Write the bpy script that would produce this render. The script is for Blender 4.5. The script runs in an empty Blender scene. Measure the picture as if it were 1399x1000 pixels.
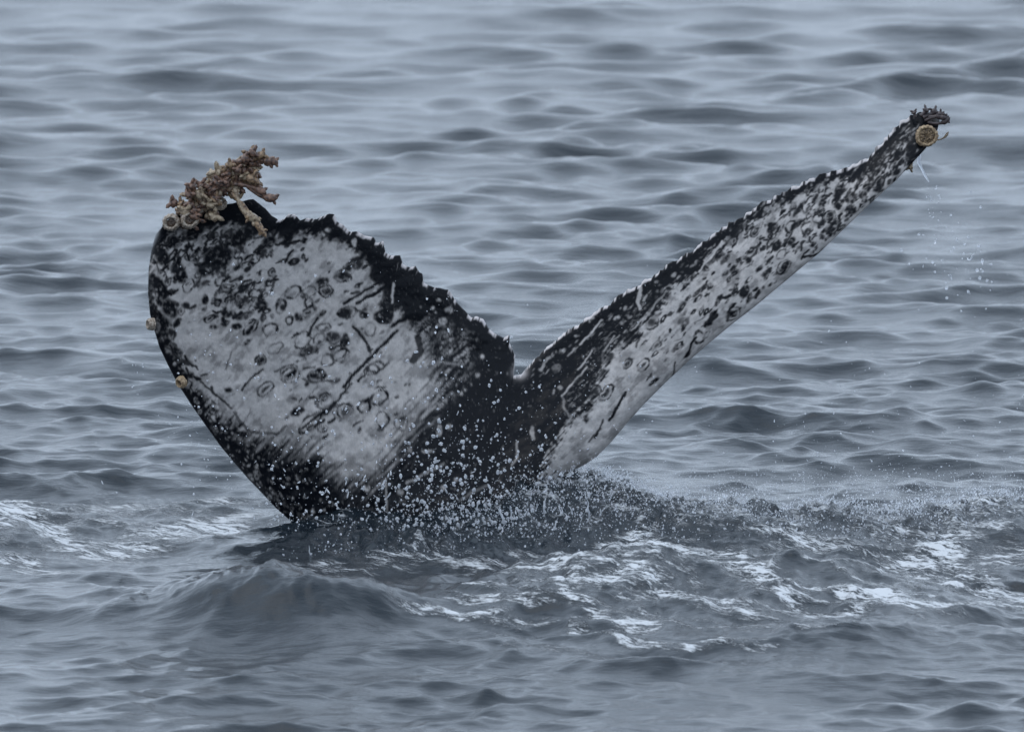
import bpy, bmesh, math, random
import numpy as np
from mathutils import Vector, Matrix

random.seed(7)
RNG = np.random.default_rng(11)
SC = bpy.context.scene
COL = SC.collection

# ------------------------------------------------------------------ camera
CAM_Y, CAM_Z, AIM_Z, WIDTH = -160.0, 15.6, 0.80, 5.10
cam_d = bpy.data.cameras.new('camera')
cam = bpy.data.objects.new('camera', cam_d)
COL.objects.link(cam)
cam.location = (0, CAM_Y, CAM_Z)
_dir = Vector((0, -CAM_Y, AIM_Z - CAM_Z))
cam.rotation_euler = _dir.to_track_quat('-Z', 'Y').to_euler()
cam_d.sensor_width = 36.0
cam_d.lens = 36.0 * _dir.length / WIDTH
cam_d.clip_start = 0.5
cam_d.clip_end = 9000
cam_d.dof.use_dof = True
cam_d.dof.focus_distance = _dir.length - 0.2
cam_d.dof.aperture_fstop = 8.0
SC.camera = cam

# ------------------------------------------------------------------ sky and light
SUN_EL, SUN_AZ = math.radians(66), math.radians(262)     # azimuth clockwise from +Y
world = bpy.data.worlds.new('World')
SC.world = world
world.use_nodes = True
wn, wl = world.node_tree.nodes, world.node_tree.links
wn.clear()
w_out = wn.new('ShaderNodeOutputWorld')
w_bg = wn.new('ShaderNodeBackground')
w_bg.inputs['Strength'].default_value = 0.10
sky = wn.new('ShaderNodeTexSky')
sky.sky_type = 'NISHITA'
sky.sun_disc = False
sky.sun_elevation = SUN_EL
sky.sun_rotation = SUN_AZ
sky.air_density, sky.dust_density, sky.ozone_density = 1.0, 4.0, 1.0
# overcast: an even grey-blue cloud deck over most of the clear sky
w_mix = wn.new('ShaderNodeMixRGB')
w_mix.inputs['Fac'].default_value = 0.92
w_mix.inputs['Color2'].default_value = (7.8, 9.25, 11.25, 1)
wl.new(sky.outputs['Color'], w_mix.inputs['Color1'])
wl.new(w_mix.outputs['Color'], w_bg.inputs['Color'])
wl.new(w_bg.outputs['Background'], w_out.inputs['Surface'])

sun_d = bpy.data.lights.new('sun', 'SUN')
sun = bpy.data.objects.new('sun', sun_d)
COL.objects.link(sun)
sun_d.energy = 0.8
sun_d.angle = math.radians(70)
sun_d.color = (1.0, 0.97, 0.93)
_sv = Vector((math.sin(SUN_AZ) * math.cos(SUN_EL), math.cos(SUN_AZ) * math.cos(SUN_EL), math.sin(SUN_EL)))
sun.rotation_euler = (-_sv).to_track_quat('-Z', 'Y').to_euler()
sun.location = (0, 0, 30)

vs = SC.view_settings
vs.view_transform = 'Standard'
vs.look = 'None'
vs.exposure = 0.08
vs.gamma = 1.0
vs.use_curve_mapping = False

# ------------------------------------------------------------------ numeric helpers
_p = math.atan2(CAM_Z - AIM_Z, -CAM_Y)
_F = np.array([0, math.cos(_p), -math.sin(_p)])
_U = np.array([0, math.sin(_p), math.cos(_p)])
_K = WIDTH / _dir.length / 1399.0

def ray(px, py):
    """view direction through a photograph pixel (1399 x 1000)"""
    px = np.asarray(px, float); py = np.asarray(py, float)
    a = (px - 699.5) * _K
    b = -(py - 500.0) * _K
    return a, _F[1] + b * _U[1], _F[2] + b * _U[2]

def at_depth(px, py, Y):
    """world X, Z of a photograph pixel on a given depth Y"""
    dx, dy, dz = ray(px, py)
    t = (np.asarray(Y, float) - CAM_Y) / dy
    return dx * t, CAM_Z + dz * t

def on_sea(px, py, z=0.0):
    dx, dy, dz = ray(px, py)
    t = (z - CAM_Z) / dz
    return dx * t, CAM_Y + dy * t

_perm = np.random.default_rng(3).permutation(4096)
_ang = np.random.default_rng(4).random(4096).astype(np.float32) * 2 * np.pi
_gc, _gs = np.cos(_ang), np.sin(_ang)

def perlin(x, y, seed=0):
    x = np.asarray(x, np.float32); y = np.asarray(y, np.float32)
    xi = np.floor(x).astype(np.int64); yi = np.floor(y).astype(np.int64)
    fx = x - xi; fy = y - yi
    u = fx * fx * fx * (fx * (fx * 6 - 15) + 10)
    v = fy * fy * fy * (fy * (fy * 6 - 15) + 10)
    def g(ix, iy, dx, dy):
        h = _perm[(_perm[(ix + seed * 57) & 4095] + iy) & 4095]
        return _gc[h] * dx + _gs[h] * dy
    n00 = g(xi, yi, fx, fy); n10 = g(xi + 1, yi, fx - 1, fy)
    n01 = g(xi, yi + 1, fx, fy - 1); n11 = g(xi + 1, yi + 1, fx - 1, fy - 1)
    a = n00 + u * (n10 - n00); b = n01 + u * (n11 - n01)
    return (a + v * (b - a)) * 1.5

def fbm(x, y, octs=4, seed=0, gain=0.5):
    s = 0; a = 1.0; f = 1.0
    for i in range(octs):
        s = s + a * perlin(x * f, y * f, seed + i * 5)
        a *= gain; f *= 2.03
    return s

def sstep(a, b, x):
    t = np.clip((x - a) / (b - a), 0, 1)
    return t * t * (3 - 2 * t)

# ------------------------------------------------------------------ object helpers
def tag(o, label=None, cat=None, group=None, kind=None):
    if label: o['label'] = label
    if cat: o['category'] = cat
    if group: o['group'] = group
    if kind: o['kind'] = kind
    return o

def mesh_np(name, verts, quads=None, tris=None, smooth=True):
    me = bpy.data.meshes.new(name)
    nv = len(verts)
    nq = 0 if quads is None else len(quads)
    nt = 0 if tris is None else len(tris)
    me.vertices.add(nv)
    me.vertices.foreach_set('co', np.ascontiguousarray(verts, np.float32).ravel())
    me.loops.add(nq * 4 + nt * 3)
    me.polygons.add(nq + nt)
    li, ls = [], []
    if nq:
        li.append(np.asarray(quads).ravel()); ls.append(np.arange(nq) * 4)
    if nt:
        li.append(np.asarray(tris).ravel()); ls.append(nq * 4 + np.arange(nt) * 3)
    me.loops.foreach_set('vertex_index', np.concatenate(li).astype(np.int32))
    me.polygons.foreach_set('loop_start', np.concatenate(ls).astype(np.int32))
    me.polygons.foreach_set('use_smooth', np.full(nq + nt, smooth))
    me.update(calc_edges=True)
    me.validate()
    return me

def link(name, me, mat=None, parent=None):
    o = bpy.data.objects.new(name, me)
    COL.objects.link(o)
    if mat is not None and me is not None: 
        if not me.materials: me.materials.append(mat)
    if parent is not None: o.parent = parent
    return o

def attr(me, name, vals):
    a = me.attributes.new(name, 'FLOAT', 'POINT')
    a.data.foreach_set('value', np.ascontiguousarray(vals, np.float32).ravel())

def new_mat(name):
    m = bpy.data.materials.new(name)
    m.use_nodes = True
    n, l = m.node_tree.nodes, m.node_tree.links
    n.clear()
    out = n.new('ShaderNodeOutputMaterial')
    b = n.new('ShaderNodeBsdfPrincipled')
    l.new(b.outputs['BSDF'], out.inputs['Surface'])
    return m, n, l, b

def mixrgb(n, l, fac, c1, c2, mode='MIX'):
    x = n.new('ShaderNodeMixRGB'); x.blend_type = mode
    for s, v in (('Fac', fac), ('Color1', c1), ('Color2', c2)):
        if hasattr(v, 'is_linked'): l.new(v, x.inputs[s])
        elif isinstance(v, (tuple, list)): x.inputs[s].default_value = (*v, 1)
        else: x.inputs[s].default_value = v
    return x.outputs['Color']

def math_n(n, l, op, a, b=0.0, clamp=False):
    x = n.new('ShaderNodeMath'); x.operation = op; x.use_clamp = clamp
    for i, v in enumerate((a, b)):
        if hasattr(v, 'is_linked'): l.new(v, x.inputs[i])
        else: x.inputs[i].default_value = v
    return x.outputs[0]

def map_range(n, l, v, a, b, c=0.0, d=1.0):
    x = n.new('ShaderNodeMapRange'); x.interpolation_type = 'SMOOTHSTEP'
    l.new(v, x.inputs['Value'])
    for s, q in (('From Min', a), ('From Max', b), ('To Min', c), ('To Max', d)):
        x.inputs[s].default_value = q
    return x.outputs['Result']

def noise_n(n, l, vec, scale, detail=3, rough=0.5):
    x = n.new('ShaderNodeTexNoise')
    x.inputs['Scale'].default_value = scale
    x.inputs['Detail'].default_value = detail
    x.inputs['Roughness'].default_value = rough
    if vec is not None: l.new(vec, x.inputs['Vector'])
    return x.outputs['Fac']

# ================================================================== SEA
def spaced(lo, hi, mid_lo, mid_hi, d0, growth, dmax):
    """dense between mid_lo and mid_hi, growing spacing outside"""
    c = list(np.arange(mid_lo, mid_hi + d0 * .5, d0))
    up, d = c[-1], d0
    while up < hi:
        d = min(d * growth, max(dmax, abs(up) * .25)) ; up += d; c.append(up)
    dn, d = c[0], d0; pre = []
    while dn > lo:
        d = min(d * growth, max(dmax, abs(dn) * .25)); dn -= d; pre.append(dn)
    return np.array(pre[::-1] + c)

def sea_axis_x():
    a = spaced(-5.5, 5.5, -2.8, 2.8, 0.0145, 1.02, 0.045)
    out = [a[-1]]; d = .06
    while out[-1] < 4000: d *= 1.22; out.append(out[-1] + d)
    ext = np.array(out[1:])
    return np.concatenate([-(ext[::-1] - a[-1]) + a[0], a, ext])

def sea_axis_y():
    a = spaced(-15.0, 46.0, -12.0, 5.0, 0.028, 1.0035, 0.05)
    up = [a[-1]]; d = .1
    while up[-1] < 6000: d *= 1.22; up.append(up[-1] + d)
    dn = [a[0]]; d = .05
    while dn[-1] > -1500: d *= 1.25; dn.append(dn[-1] - d)
    return np.concatenate([np.array(dn[1:])[::-1], a, np.array(up[1:])])

GX, GY = sea_axis_x(), sea_axis_y()

WAVES = []
def make_waves():
    r = np.random.default_rng(21)
    n = 175
    for i in range(n):
        lam = math.exp(math.log(0.11) + (math.log(5.5) - math.log(0.11)) * (i + r.random()) / n)
        sp = 0.62 if lam > 1.2 else 0.62 + 0.45 * min(1, (1.2 - lam) / .9)
        th = -math.pi / 2 + 0.12 + r.normal(0, sp)
        k = 2 * math.pi / lam
        # slope per component: strongest around 0.5 - 2 m
        s = 0.0285 * math.exp(-((math.log(lam / 0.40)) / 1.5) ** 2)
        WAVES.append((k * math.cos(th), k * math.sin(th), s / k, r.random() * 2 * math.pi, lam))
make_waves()

def blob(X, Y, cx, cy, sx, sy, rot=0.0):
    c, s = math.cos(rot), math.sin(rot)
    a = (X - cx) * c + (Y - cy) * s
    b = -(X - cx) * s + (Y - cy) * c
    return np.exp(-(a / sx) ** 2 - (b / sy) ** 2)

def sea_surface():
    X, Y = np.meshgrid(GX.astype(np.float32), GY.astype(np.float32))
    sx = np.gradient(GX)[None, :]; sy = np.gradient(GY)[:, None]
    sp = np.maximum(sx, sy)
    Z = np.zeros_like(X); DX = np.zeros_like(X); DY = np.zeros_like(X)
    # patchy wind: the chop is livelier in some places
    gust = np.clip(1.0 + 0.60 * fbm(X * .45, Y * .20, 3, 40), .45, 1.8)
    for kx, ky, a, ph, lam in WAVES:
        fade = np.clip((lam / np.maximum(sp, 1e-4) - 2.3) / 2, 0, 1)
        w = gust if lam < 1.6 else 1.0
        p = kx * X + ky * Y + ph
        s_ = np.sin(p); c_ = np.cos(p)
        k = math.hypot(kx, ky)
        A = (a * fade * w).astype(np.float32)
        Z += A * c_
        DX -= A * (kx / k) * s_ * .95
        DY -= A * (ky / k) * s_ * .95
    return X, Y, Z, DX, DY

X, Y, Z, DX, DY = sea_surface()
FOAM = np.zeros_like(X)

# the water the whale has stirred up: real ridges, troughs and foam, laid out on the sea plane
def near_block():
    i0, i1 = np.searchsorted(GX, [-4.2, 4.2]); j0, j1 = np.searchsorted(GY, [-14.5, 7.4])
    return slice(j0, j1), slice(i0, i1)
NB = near_block()
YS = 1.45        # the stirred-up patch is drawn out in depth by this much
NX, NY = X[NB], Y[NB] / YS
def on_patch(px, py, z=0.0):
    a, b = on_sea(px, py, z)
    return a, b / YS

def seg_dist(px, py, ax, ay, bx, by):
    vx, vy = bx - ax, by - ay
    t = np.clip(((px - ax) * vx + (py - ay) * vy) / (vx * vx + vy * vy + 1e-9), 0, 1)
    return px - (ax + t * vx), py - (ay + t * vy), t

def ridge(pts, hs, front, back, wob=0.0, seed=0):
    """height along a polyline of photograph crest pixels; front/back = widths towards / away from the camera"""
    P = [(*on_patch(x, y, h), h) for (x, y), h in zip(pts, hs)]
    best = np.full(NX.shape, 0, np.float32)
    wx = NX + wob * perlin(NX * 2.2, NY * 2.2, seed); wy = NY + wob * perlin(NX * 2.2, NY * 2.2, seed + 9)
    for (ax, ay, ah), (bx, by, bh) in zip(P[:-1], P[1:]):
        dx, dy, t = seg_dist(wx, wy, ax, ay, bx, by)
        w = np.where(dy < 0, front, back)
        d2 = (dx / np.maximum(front, .12)) ** 2 + (dy / w) ** 2
        best = np.maximum(best, (ah + (bh - ah) * t) * np.exp(-d2))
    return best

def streak(pts, width, amt=1.0, z=0.0, seed=1, wob=0.1, taper=True):
    """foam density along a polyline of photograph pixels on the water"""
    P = [on_patch(x, y, z) for x, y in pts]
    f = np.zeros(NX.shape, np.float32)
    wx = NX + wob * fbm(NX * 3, NY * 1.6, 2, seed); wy = NY + wob * 2.5 * fbm(NX * 3, NY * 1.6, 2, seed + 4)
    for (ax, ay), (bx, by) in zip(P[:-1], P[1:]):
        dx, dy, t = seg_dist(wx, wy, ax, ay, bx, by)
        w = width * 1.7
        f = np.maximum(f, amt * np.exp(-(dx / w) ** 2 - (dy / (w * 2.0)) ** 2))
    return f

nz = Z[NB].copy(); nf = np.zeros_like(nz)
# calmer, pressed-down slick where the tail came up
slick = blob(NX, NY, 0.2, -.4, 2.6, 1.8)
calm = np.clip(slick * .9 + blob(NX, NY, *on_patch(330, 815), 1.0, 1.3) + blob(NX, NY, *on_patch(950, 790), 1.2, 2.0), 0, 1)
nz *= 1 - .55 * calm
# smooth hump in the left foreground and its little shoulder
hump = ridge([(130, 838), (200, 806), (250, 796), (300, 786), (380, 786), (430, 802), (500, 846)], [.03, .13, .18, .22, .24, .20, .03], .40, .28, .10, 3) * (1 + .20 * fbm(NX * 2.6, NY * 1.5, 2, 33))
nz += ridge([(180, 862), (300, 850), (420, 852), (520, 866)], [.02, .05, .06, .02], .3, .3, .2, 37) * (1 + .5 * fbm(NX * 2.2, NY * 1.3, 2, 35))
nz += ridge([(0, 826), (60, 812), (150, 820)], [.07, .09, .03], .3, .35, .1, 8)
nz += hump * (1 + .05 * fbm(NX * 7, NY * 6, 3, 39) + .04 * fbm(NX * 21, NY * 17, 2, 41))
# trough behind it
nz -= .07 * blob(NX, NY, *on_patch(560, 800), .9, .7)
# foaming wave on the right, running down to the right
wave_r = ridge([(640, 800), (700, 782), (776, 764), (828, 759), (885, 754), (942, 760), (1007, 778), (1079, 806), (1160, 822), (1260, 836)],
               [.06, .11, .20, .23, .26, .25, .20, .15, .10, .05], 1.25, .28, .10, 5)
nz += wave_r * (1.08 + .12 * fbm(NX * 3.2, NY * 1.6, 3, 43))
def crest_coords(pts, hs):
    """distance along and (signed, + away from camera) across a crest line"""
    P = [on_patch(x, y, h) for (x, y), h in zip(pts, hs)]
    best = np.full(NX.shape, 1e9, np.float32); sc = np.zeros_like(best); dc = np.zeros_like(best); run = 0.0
    for (ax, ay), (bx, by) in zip(P[:-1], P[1:]):
        dx, dy, t = seg_dist(NX, NY, ax, ay, bx, by)
        d = np.hypot(dx, dy); ln = math.hypot(bx - ax, by - ay)
        k = d < best
        best[k] = d[k]; sc[k] = run + t[k] * ln; dc[k] = (np.sign(dy) * d)[k]
        run += ln
    return sc, dc, run
cs, cd, crun = crest_coords([(700, 782), (776, 764), (828, 759), (885, 754), (942, 760), (1007, 778), (1079, 806), (1160, 822), (1260, 836)],
                            [.11, .20, .23, .26, .25, .20, .15, .10, .05])
cwob = cd + .10 * fbm(NX * 2.1, NY * 1.2, 3, 47)
comb = fbm(cs * 1.1, cwob * 5.5, 4, 53, .62)
cwin = sstep(-2.3, -1.2, cd) * (1 - sstep(.0, .12, cd)) * sstep(0.0, .35, cs) * (1 - sstep(crun - .5, crun, cs))
nz += cwin * .016 * comb
# tumbling ridge of splashed water behind the tail stock, running out of frame to the right
spl = ridge([(600, 690), (660, 668), (740, 655), (810, 652), (870, 684), (960, 692), (1080, 690), (1200, 684), (1320, 682), (1420, 680)],
            [.04, .16, .24, .24, .19, .18, .18, .185, .185, .175], .46, .28, .09, 7)
rough = fbm(NX * 7, NY * 4.5, 4, 11, .6)
nz += spl * (1 + .19 * rough)
nz += .011 * spl / .15 * fbm(NX * 16, NY * 10, 3, 17)
# heave against the fluke
nz += .05 * blob(NX, NY, *on_patch(420, 735), .35, .5) + .04 * blob(NX, NY, *on_patch(480, 722), .22, .25) + .06 * blob(NX, NY, *on_patch(560, 745), .5, .5) * (1 + rough)
# churned areas
churn = np.clip(blob(NX, NY, *on_patch(1250, 780), 1.1, 2.6) + .8 * blob(NX, NY, *on_patch(120, 720), .95, 1.6)
                + .9 * blob(NX, NY, *on_patch(720, 800), .7, 1.6) + .8 * blob(NX, NY, *on_patch(950, 820), .8, 1.6), 0, 1)
nz += churn * (.020 * fbm(NX * 4.5, NY * 2.6, 4, 23, .6))
nz += churn * .05 * perlin(NX * 1.3, NY * .9, 29)
nz += .09 * blob(NX, NY, *on_patch(1395, 722, .08), .16, .4)
nz += .07 * blob(NX, NY, *on_patch(25, 712, .06), .16, .35)

# foam
F = lambda *a, **k: np.maximum(nf, streak(*a, **k))
for pts, w, amt in [
    ([(-20, 712), (20, 702), (40, 712)], .15, 1.4), ([(0, 735), (60, 728), (130, 740), (185, 745)], .11, 1.1),
    ([(228, 727), (262, 722), (300, 724), (316, 719)], .085, 1.4), ([(60, 700), (140, 690), (240, 690), (330, 692)], .13, .85),
    ([(0, 770), (30, 768), (75, 776)], .08, .95), ([(80, 752), (150, 748), (220, 738), (280, 730)], .08, .9),
    ([(372, 722), (396, 714), (420, 722), (470, 724), (520, 716)], .05, .6), ([(640, 690), (700, 676), (760, 668), (830, 664)], .07, .8),
    ([(776, 766), (800, 760), (840, 761), (885, 756), (942, 760), (1007, 778)], .055, 1.15),
    ([(1007, 776), (1079, 804), (1151, 815), (1230, 826)], .08, .95),
    ([(870, 775), (910, 790), (955, 806), (1010, 826)], .06, .85), ([(906, 800), (982, 824), (1060, 845)], .07, .85),
    ([(780, 790), (840, 812), (900, 835), (960, 850)], .06, .7),
    ([(749, 841), (796, 866), (868, 876)], .045, 1.0), ([(799, 849), (857, 848), (930, 862), (1025, 874)], .06, 1.1),
    ([(1010, 838), (1043, 852), (1115, 866), (1241, 860), (1320, 856), (1399, 846)], .06, 1.1),
    ([(1259, 759), (1288, 762), (1310, 780), (1326, 796), (1300, 802)], .10, 1.1), ([(1180, 791), (1212, 775)], .07, 1.0),
    ([(1187, 816), (1225, 826), (1262, 831)], .09, 1.05), ([(1295, 823), (1345, 828), (1410, 842)], .10, 1.1),
    ([(1259, 730), (1306, 727), (1360, 735)], .08, .95), ([(1230, 760), (1255, 770), (1262, 790)], .08, 1.0),
    ([(1380, 705), (1410, 700)], .13, 1.2), ([(1360, 765), (1410, 770)], .09, .9), ([(1330, 740), (1410, 735)], .08, .8),
    ([(684, 770), (720, 771)], .06, .9), ([(450, 770), (520, 772), (590, 764), (650, 770)], .09, .75),
    ([(400, 772), (440, 778), (480, 780)], .06, .7), ([(623, 834), (709, 841), (760, 852)], .035, .7),
    ([(650, 800), (720, 806), (790, 826), (850, 842)], .10, .62), ([(570, 812), (640, 800), (700, 790)], .06, .55),
    ([(1060, 770), (1090, 756), (1124, 741)], .04, .75), ([(1040, 780), (1130, 776), (1180, 782)], .05, .6),
    ([(1130, 740), (1200, 742), (1260, 745)], .05, .6)]:
    nf = F(pts, w, amt * (1.28 if amt >= .9 else 1.1), seed=int(pts[0][0]) % 50 + 1)
nf = np.maximum(nf, cwin * 1.0 * sstep(.12, .55, comb))
lip = np.exp(-((cwob + .04) / .055) ** 2) * sstep(.30, .45, cs) * (1 - sstep(2.0, 3.0, cs))
nf = np.maximum(nf, 2.2 * lip)
lace = fbm((NX * .74 - NY * .67) * .8, (NX * .67 + NY * .74) * 2.6, 5, 63, .62)
nf = np.maximum(nf, 1.0 * churn * sstep(.10, .50, lace))
nf = np.maximum(nf, .30 * churn)
nz += churn * .022 * lace
nf = np.maximum(nf, np.clip(spl / .16, 0, 1) * (.52 + .5 * fbm(NX * 9, NY * 6, 3, 19)))
Z[NB] = nz; FOAM[NB] = nf
nx, ny = len(GX), len(GY)
verts = np.stack([X + DX, Y + DY, Z], -1).reshape(-1, 3)
idx = np.arange(nx * ny).reshape(ny, nx)
quads = np.stack([idx[:-1, :-1], idx[:-1, 1:], idx[1:, 1:], idx[1:, :-1]], -1).reshape(-1, 4)
print('SEA', nx, ny, nx * ny)
sea_me = mesh_np('water', verts, quads)
attr(sea_me, 'foam', FOAM)

def water_material():
    m, n, l, b = new_mat('sea water')
    geo = n.new('ShaderNodeNewGeometry')
    at = n.new('ShaderNodeAttribute'); at.attribute_name = 'foam'
    foam_in = at.outputs['Fac']
    mp = n.new('ShaderNodeMapping'); mp.inputs['Scale'].default_value = (0.55, 1.25, 1.0)
    l.new(geo.outputs['Position'], mp.inputs['Vector'])
    h1 = noise_n(n, l, mp.outputs['Vector'], 9.0, 6, 0.62)
    # lacy foam: two noises stretched along the flow
    mr = n.new('ShaderNodeMapping'); mr.inputs['Rotation'].default_value = (0, 0, math.radians(42))
    l.new(geo.outputs['Position'], mr.inputs['Vector'])
    mf = n.new('ShaderNodeMapping'); mf.inputs['Scale'].default_value = (0.24, 1.0, 1.0)
    l.new(mr.outputs['Vector'], mf.inputs['Vector'])
    f1 = noise_n(n, l, mf.outputs['Vector'], 13.0, 6, 0.7)
    f2 = noise_n(n, l, mf.outputs['Vector'], 60.0, 4, 0.75)
    nse = math_n(n, l, 'ADD', math_n(n, l, 'MULTIPLY', f1, 0.55), math_n(n, l, 'MULTIPLY', f2, 0.45))
    gate = map_range(n, l, nse, 0.40, 0.62, 0.10, 1.25)
    fm = map_range(n, l, math_n(n, l, 'MULTIPLY', foam_in, gate), 0.32, 1.04)
    b.inputs['Roughness'].default_value = 0.09
    b.inputs['IOR'].default_value = 1.333
    l.new(mixrgb(n, l, fm, (0.009, 0.016, 0.023), (0.60, 0.63, 0.66)), b.inputs['Base Color'])
    l.new(map_range(n, l, fm, 0, 1, 0.09, 0.7), b.inputs['Roughness'])
    bp = n.new('ShaderNodeBump')
    bp.inputs['Distance'].default_value = 0.02
    l.new(map_range(n, l, foam_in, 0.1, 0.6, 0.42, 0.85), bp.inputs['Strength'])
    l.new(math_n(n, l, 'ADD', h1, math_n(n, l, 'MULTIPLY', fm, 0.5)), bp.inputs['Height'])
    l.new(bp.outputs['Normal'], b.inputs['Normal'])
    return m
M_WATER = water_material()
water = link('water', sea_me, M_WATER)
tag(water, 'choppy grey blue sea around the whale tail with white foam streaks', 'sea', kind='structure')

# ================================================================== WHALE
TL = [(222,308),(232,299),(248,293),(270,289),(300,282),(330,275),(346,272),(358,281),(372,295),(380,301),(387,300),(394,293),(402,293),(410,301),(420,298),
      (432,300),(440,296),(450,292),(457,293),(460,303),(470,308),(478,318),(487,316),(498,322),(511,325),(514,332),(524,330),(527,345),(534,350),(547,349),
      (551,361),(560,366),(568,363),(572,372),(577,374),(580,387),(592,392),(612,396),(618,402),(624,413),(634,424),(645,434),(652,432),(660,436),(667,448),
      (680,458),(688,461),(696,458),(696,468),(701,477),(704,486),(703,499),(702,513)]
TR = [(702,513),(712,511),(721,501),(731,488),(745,476),(765,458),(776,452),(800,436),(814,427),(830,416),(858,397),(875,388),(900,371),(920,358),(940,346),
      (960,332),(985,313),(1000,302),(1015,296),(1030,285),(1045,275),(1060,269),(1080,258),(1095,250),(1120,240),(1140,235),(1160,229),(1180,219),(1195,206),
      (1208,191),(1220,178),(1232,165),(1245,158),(1258,154),(1270,153),(1280,157),(1284,163)]
LL = [(222,308),(213,320),(207,340),(203,368),(202,400),(205,430),(211,452),(218,475),(230,500),(243,525),(260,551),(280,580),(300,608),(320,632),(340,655),
      (360,676),(378,695),(400,714),(432,750),(470,805),(530,870),(610,910)]
LR = [(610,910),(670,850),(706,765),(738,672),(770,650),(800,634),(815,624),(835,604),(855,580),(880,552),(910,522),(940,494),(970,468),(1000,443),(1030,420),
      (1060,395),(1090,370),(1120,345),(1150,316),(1180,287),(1205,264),(1225,246),(1240,230),(1252,217),(1264,204),(1274,190),(1281,177),(1284,163)]

def resample(pts, fr):
    p = np.array(pts, float)
    d = np.concatenate([[0], np.cumsum(np.hypot(*np.diff(p, axis=0).T))]); d /= d[-1]
    return np.stack([np.interp(fr, d, p[:, 0]), np.interp(fr, d, p[:, 1])], -1)

NCL, NCR, NRF, NRB = 400, 480, 220, 44
fl = np.linspace(0, 1, NCL)
fr_ = np.linspace(0, 1, NCR)[1:]
T_px = np.concatenate([resample(TL, fl), resample(TR, fr_)])
L_px = np.concatenate([resample(LL, np.interp(fl, [0, .5, .86, 1], [0, .47, .84, 1])),
                       resample(LR, np.interp(fr_, [0, .10, .20, 1], [0, .14, .27, 1]))])
NC = len(T_px)
# knobbly trailing edge
arc = np.concatenate([[0], np.cumsum(np.hypot(*np.diff(T_px, axis=0).T))])
tang = np.gradient(T_px, axis=0); tang /= np.linalg.norm(tang, axis=1)[:, None] + 1e-9
nrm = np.stack([tang[:, 1], -tang[:, 0]], -1)
ar = np.arange(NC)
knob = (perlin(arc / 8.5, arc * 0 + 3.3, 51) * 2.6 + perlin(arc / 4.4, arc * 0 + 9.1, 52) * .7)
knob = np.where(ar < NCL, knob * .35, knob * 1.25)
knob *= np.clip(np.minimum(arc, arc[-1] - arc) / 40, 0, 1) * np.clip(np.abs(arc - arc[NCL - 1]) / 60, 0.15, 1)

CHORD = np.hypot(T_px[:, 0] - L_px[:, 0], T_px[:, 1] - L_px[:, 1])
def tail_depth(px, py, t):
    """depth of the mid-surface: left lobe swings towards the camera, right lobe away, both cupped"""
    u = (px - 690.0) / 500.0
    q = np.sqrt(u * u + .03)
    left = (q - u) * .5; right = (q + u) * .5
    y = -0.42 * left ** 1.6 + 0.30 * right ** 1.3
    y = y - right * .15 * (t - .35) * (1 - .4 * right)          # right lobe: leading edge turned to the camera
    y = y + left * .22 * (t - .5)                               # left lobe: leading edge falls back a little
    y = y + .12 * np.exp(-((px - 700) / 150) ** 2) * np.clip((560 - py) / 80, -2, 1) * .5
    return y

def half_thick(cols, t):
    s = cols / (NC - 1.0)
    c = np.abs(cols - (NCL - 1)) / np.where(cols < NCL, NCL - 1, NC - NCL)     # 0 at the notch, 1 at the tips
    c = np.sqrt(c * c + .012) / math.sqrt(1.012)
    H = .012 + .075 * (1 - c) ** .7 + .16 * np.exp(-(c / .22) ** 2)
    te = np.sqrt(np.clip(1 - (1 - np.clip(t / .05, 0, 1)) ** 2, 0, 1))
    rise = .16 + .84 * sstep(.0, .72, t)
    le = np.sqrt(np.clip(1 - np.clip((t - .72) / .28, 0, 1) ** 2.2, 0, 1))
    return H * te * rise * le

cols = np.arange(NC)
def sheet(trow, sign):
    t = trow[:, None]
    px = T_px[None, :, 0] * (1 - t) + L_px[None, :, 0] * t
    py = T_px[None, :, 1] * (1 - t) + L_px[None, :, 1] * t
    tt = np.broadcast_to(t, px.shape)
    e = knob[None, :] * np.exp(-t * CHORD[None, :] / 9.0)
    yc = tail_depth(px, py, tt)
    px = px + nrm[None, :, 0] * e; py = py + nrm[None, :, 1] * e
    X_, Z_ = at_depth(px, py, yc)
    h = half_thick(np.broadcast_to(cols[None, :], px.shape), tt)
    lump = 1 + .10 * fbm(px / 40, py / 40, 3, 61)
    ripple = .004 * fbm(px / 26, py / 26, 3, 66) * np.clip(h / .02, 0, 1)
    return np.stack([X_, yc + sign * (h * lump + ripple), Z_], -1), px, py, tt

tf = (1 - np.cos(np.linspace(0, 1, NRF) * math.pi * .999)) * .5 * .25 + np.linspace(0, 1, NRF) * .75
tf[0], tf[-1] = 0, 1
tb = np.linspace(0, 1, NRB)
Vf, Pxf, Pyf, Ttf = sheet(tf, -1)
Vb, Pxb, Pyb, Ttb = sheet(tb[1:-1], +1)
nF = NRF * NC
fi = np.arange(nF).reshape(NRF, NC)
bi = np.concatenate([fi[:1], nF + np.arange((NRB - 2) * NC).reshape(NRB - 2, NC), fi[-1:]])
def quads_of(ix, flip):
    q = np.stack([ix[:-1, :-1], ix[1:, :-1], ix[1:, 1:], ix[:-1, 1:]], -1).reshape(-1, 4)
    return q[:, ::-1] if flip else q
body_v = np.concatenate([Vf.reshape(-1, 3), Vb.reshape(-1, 3)])
body_q = np.concatenate([quads_of(fi, False), quads_of(bi, True)])

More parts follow.
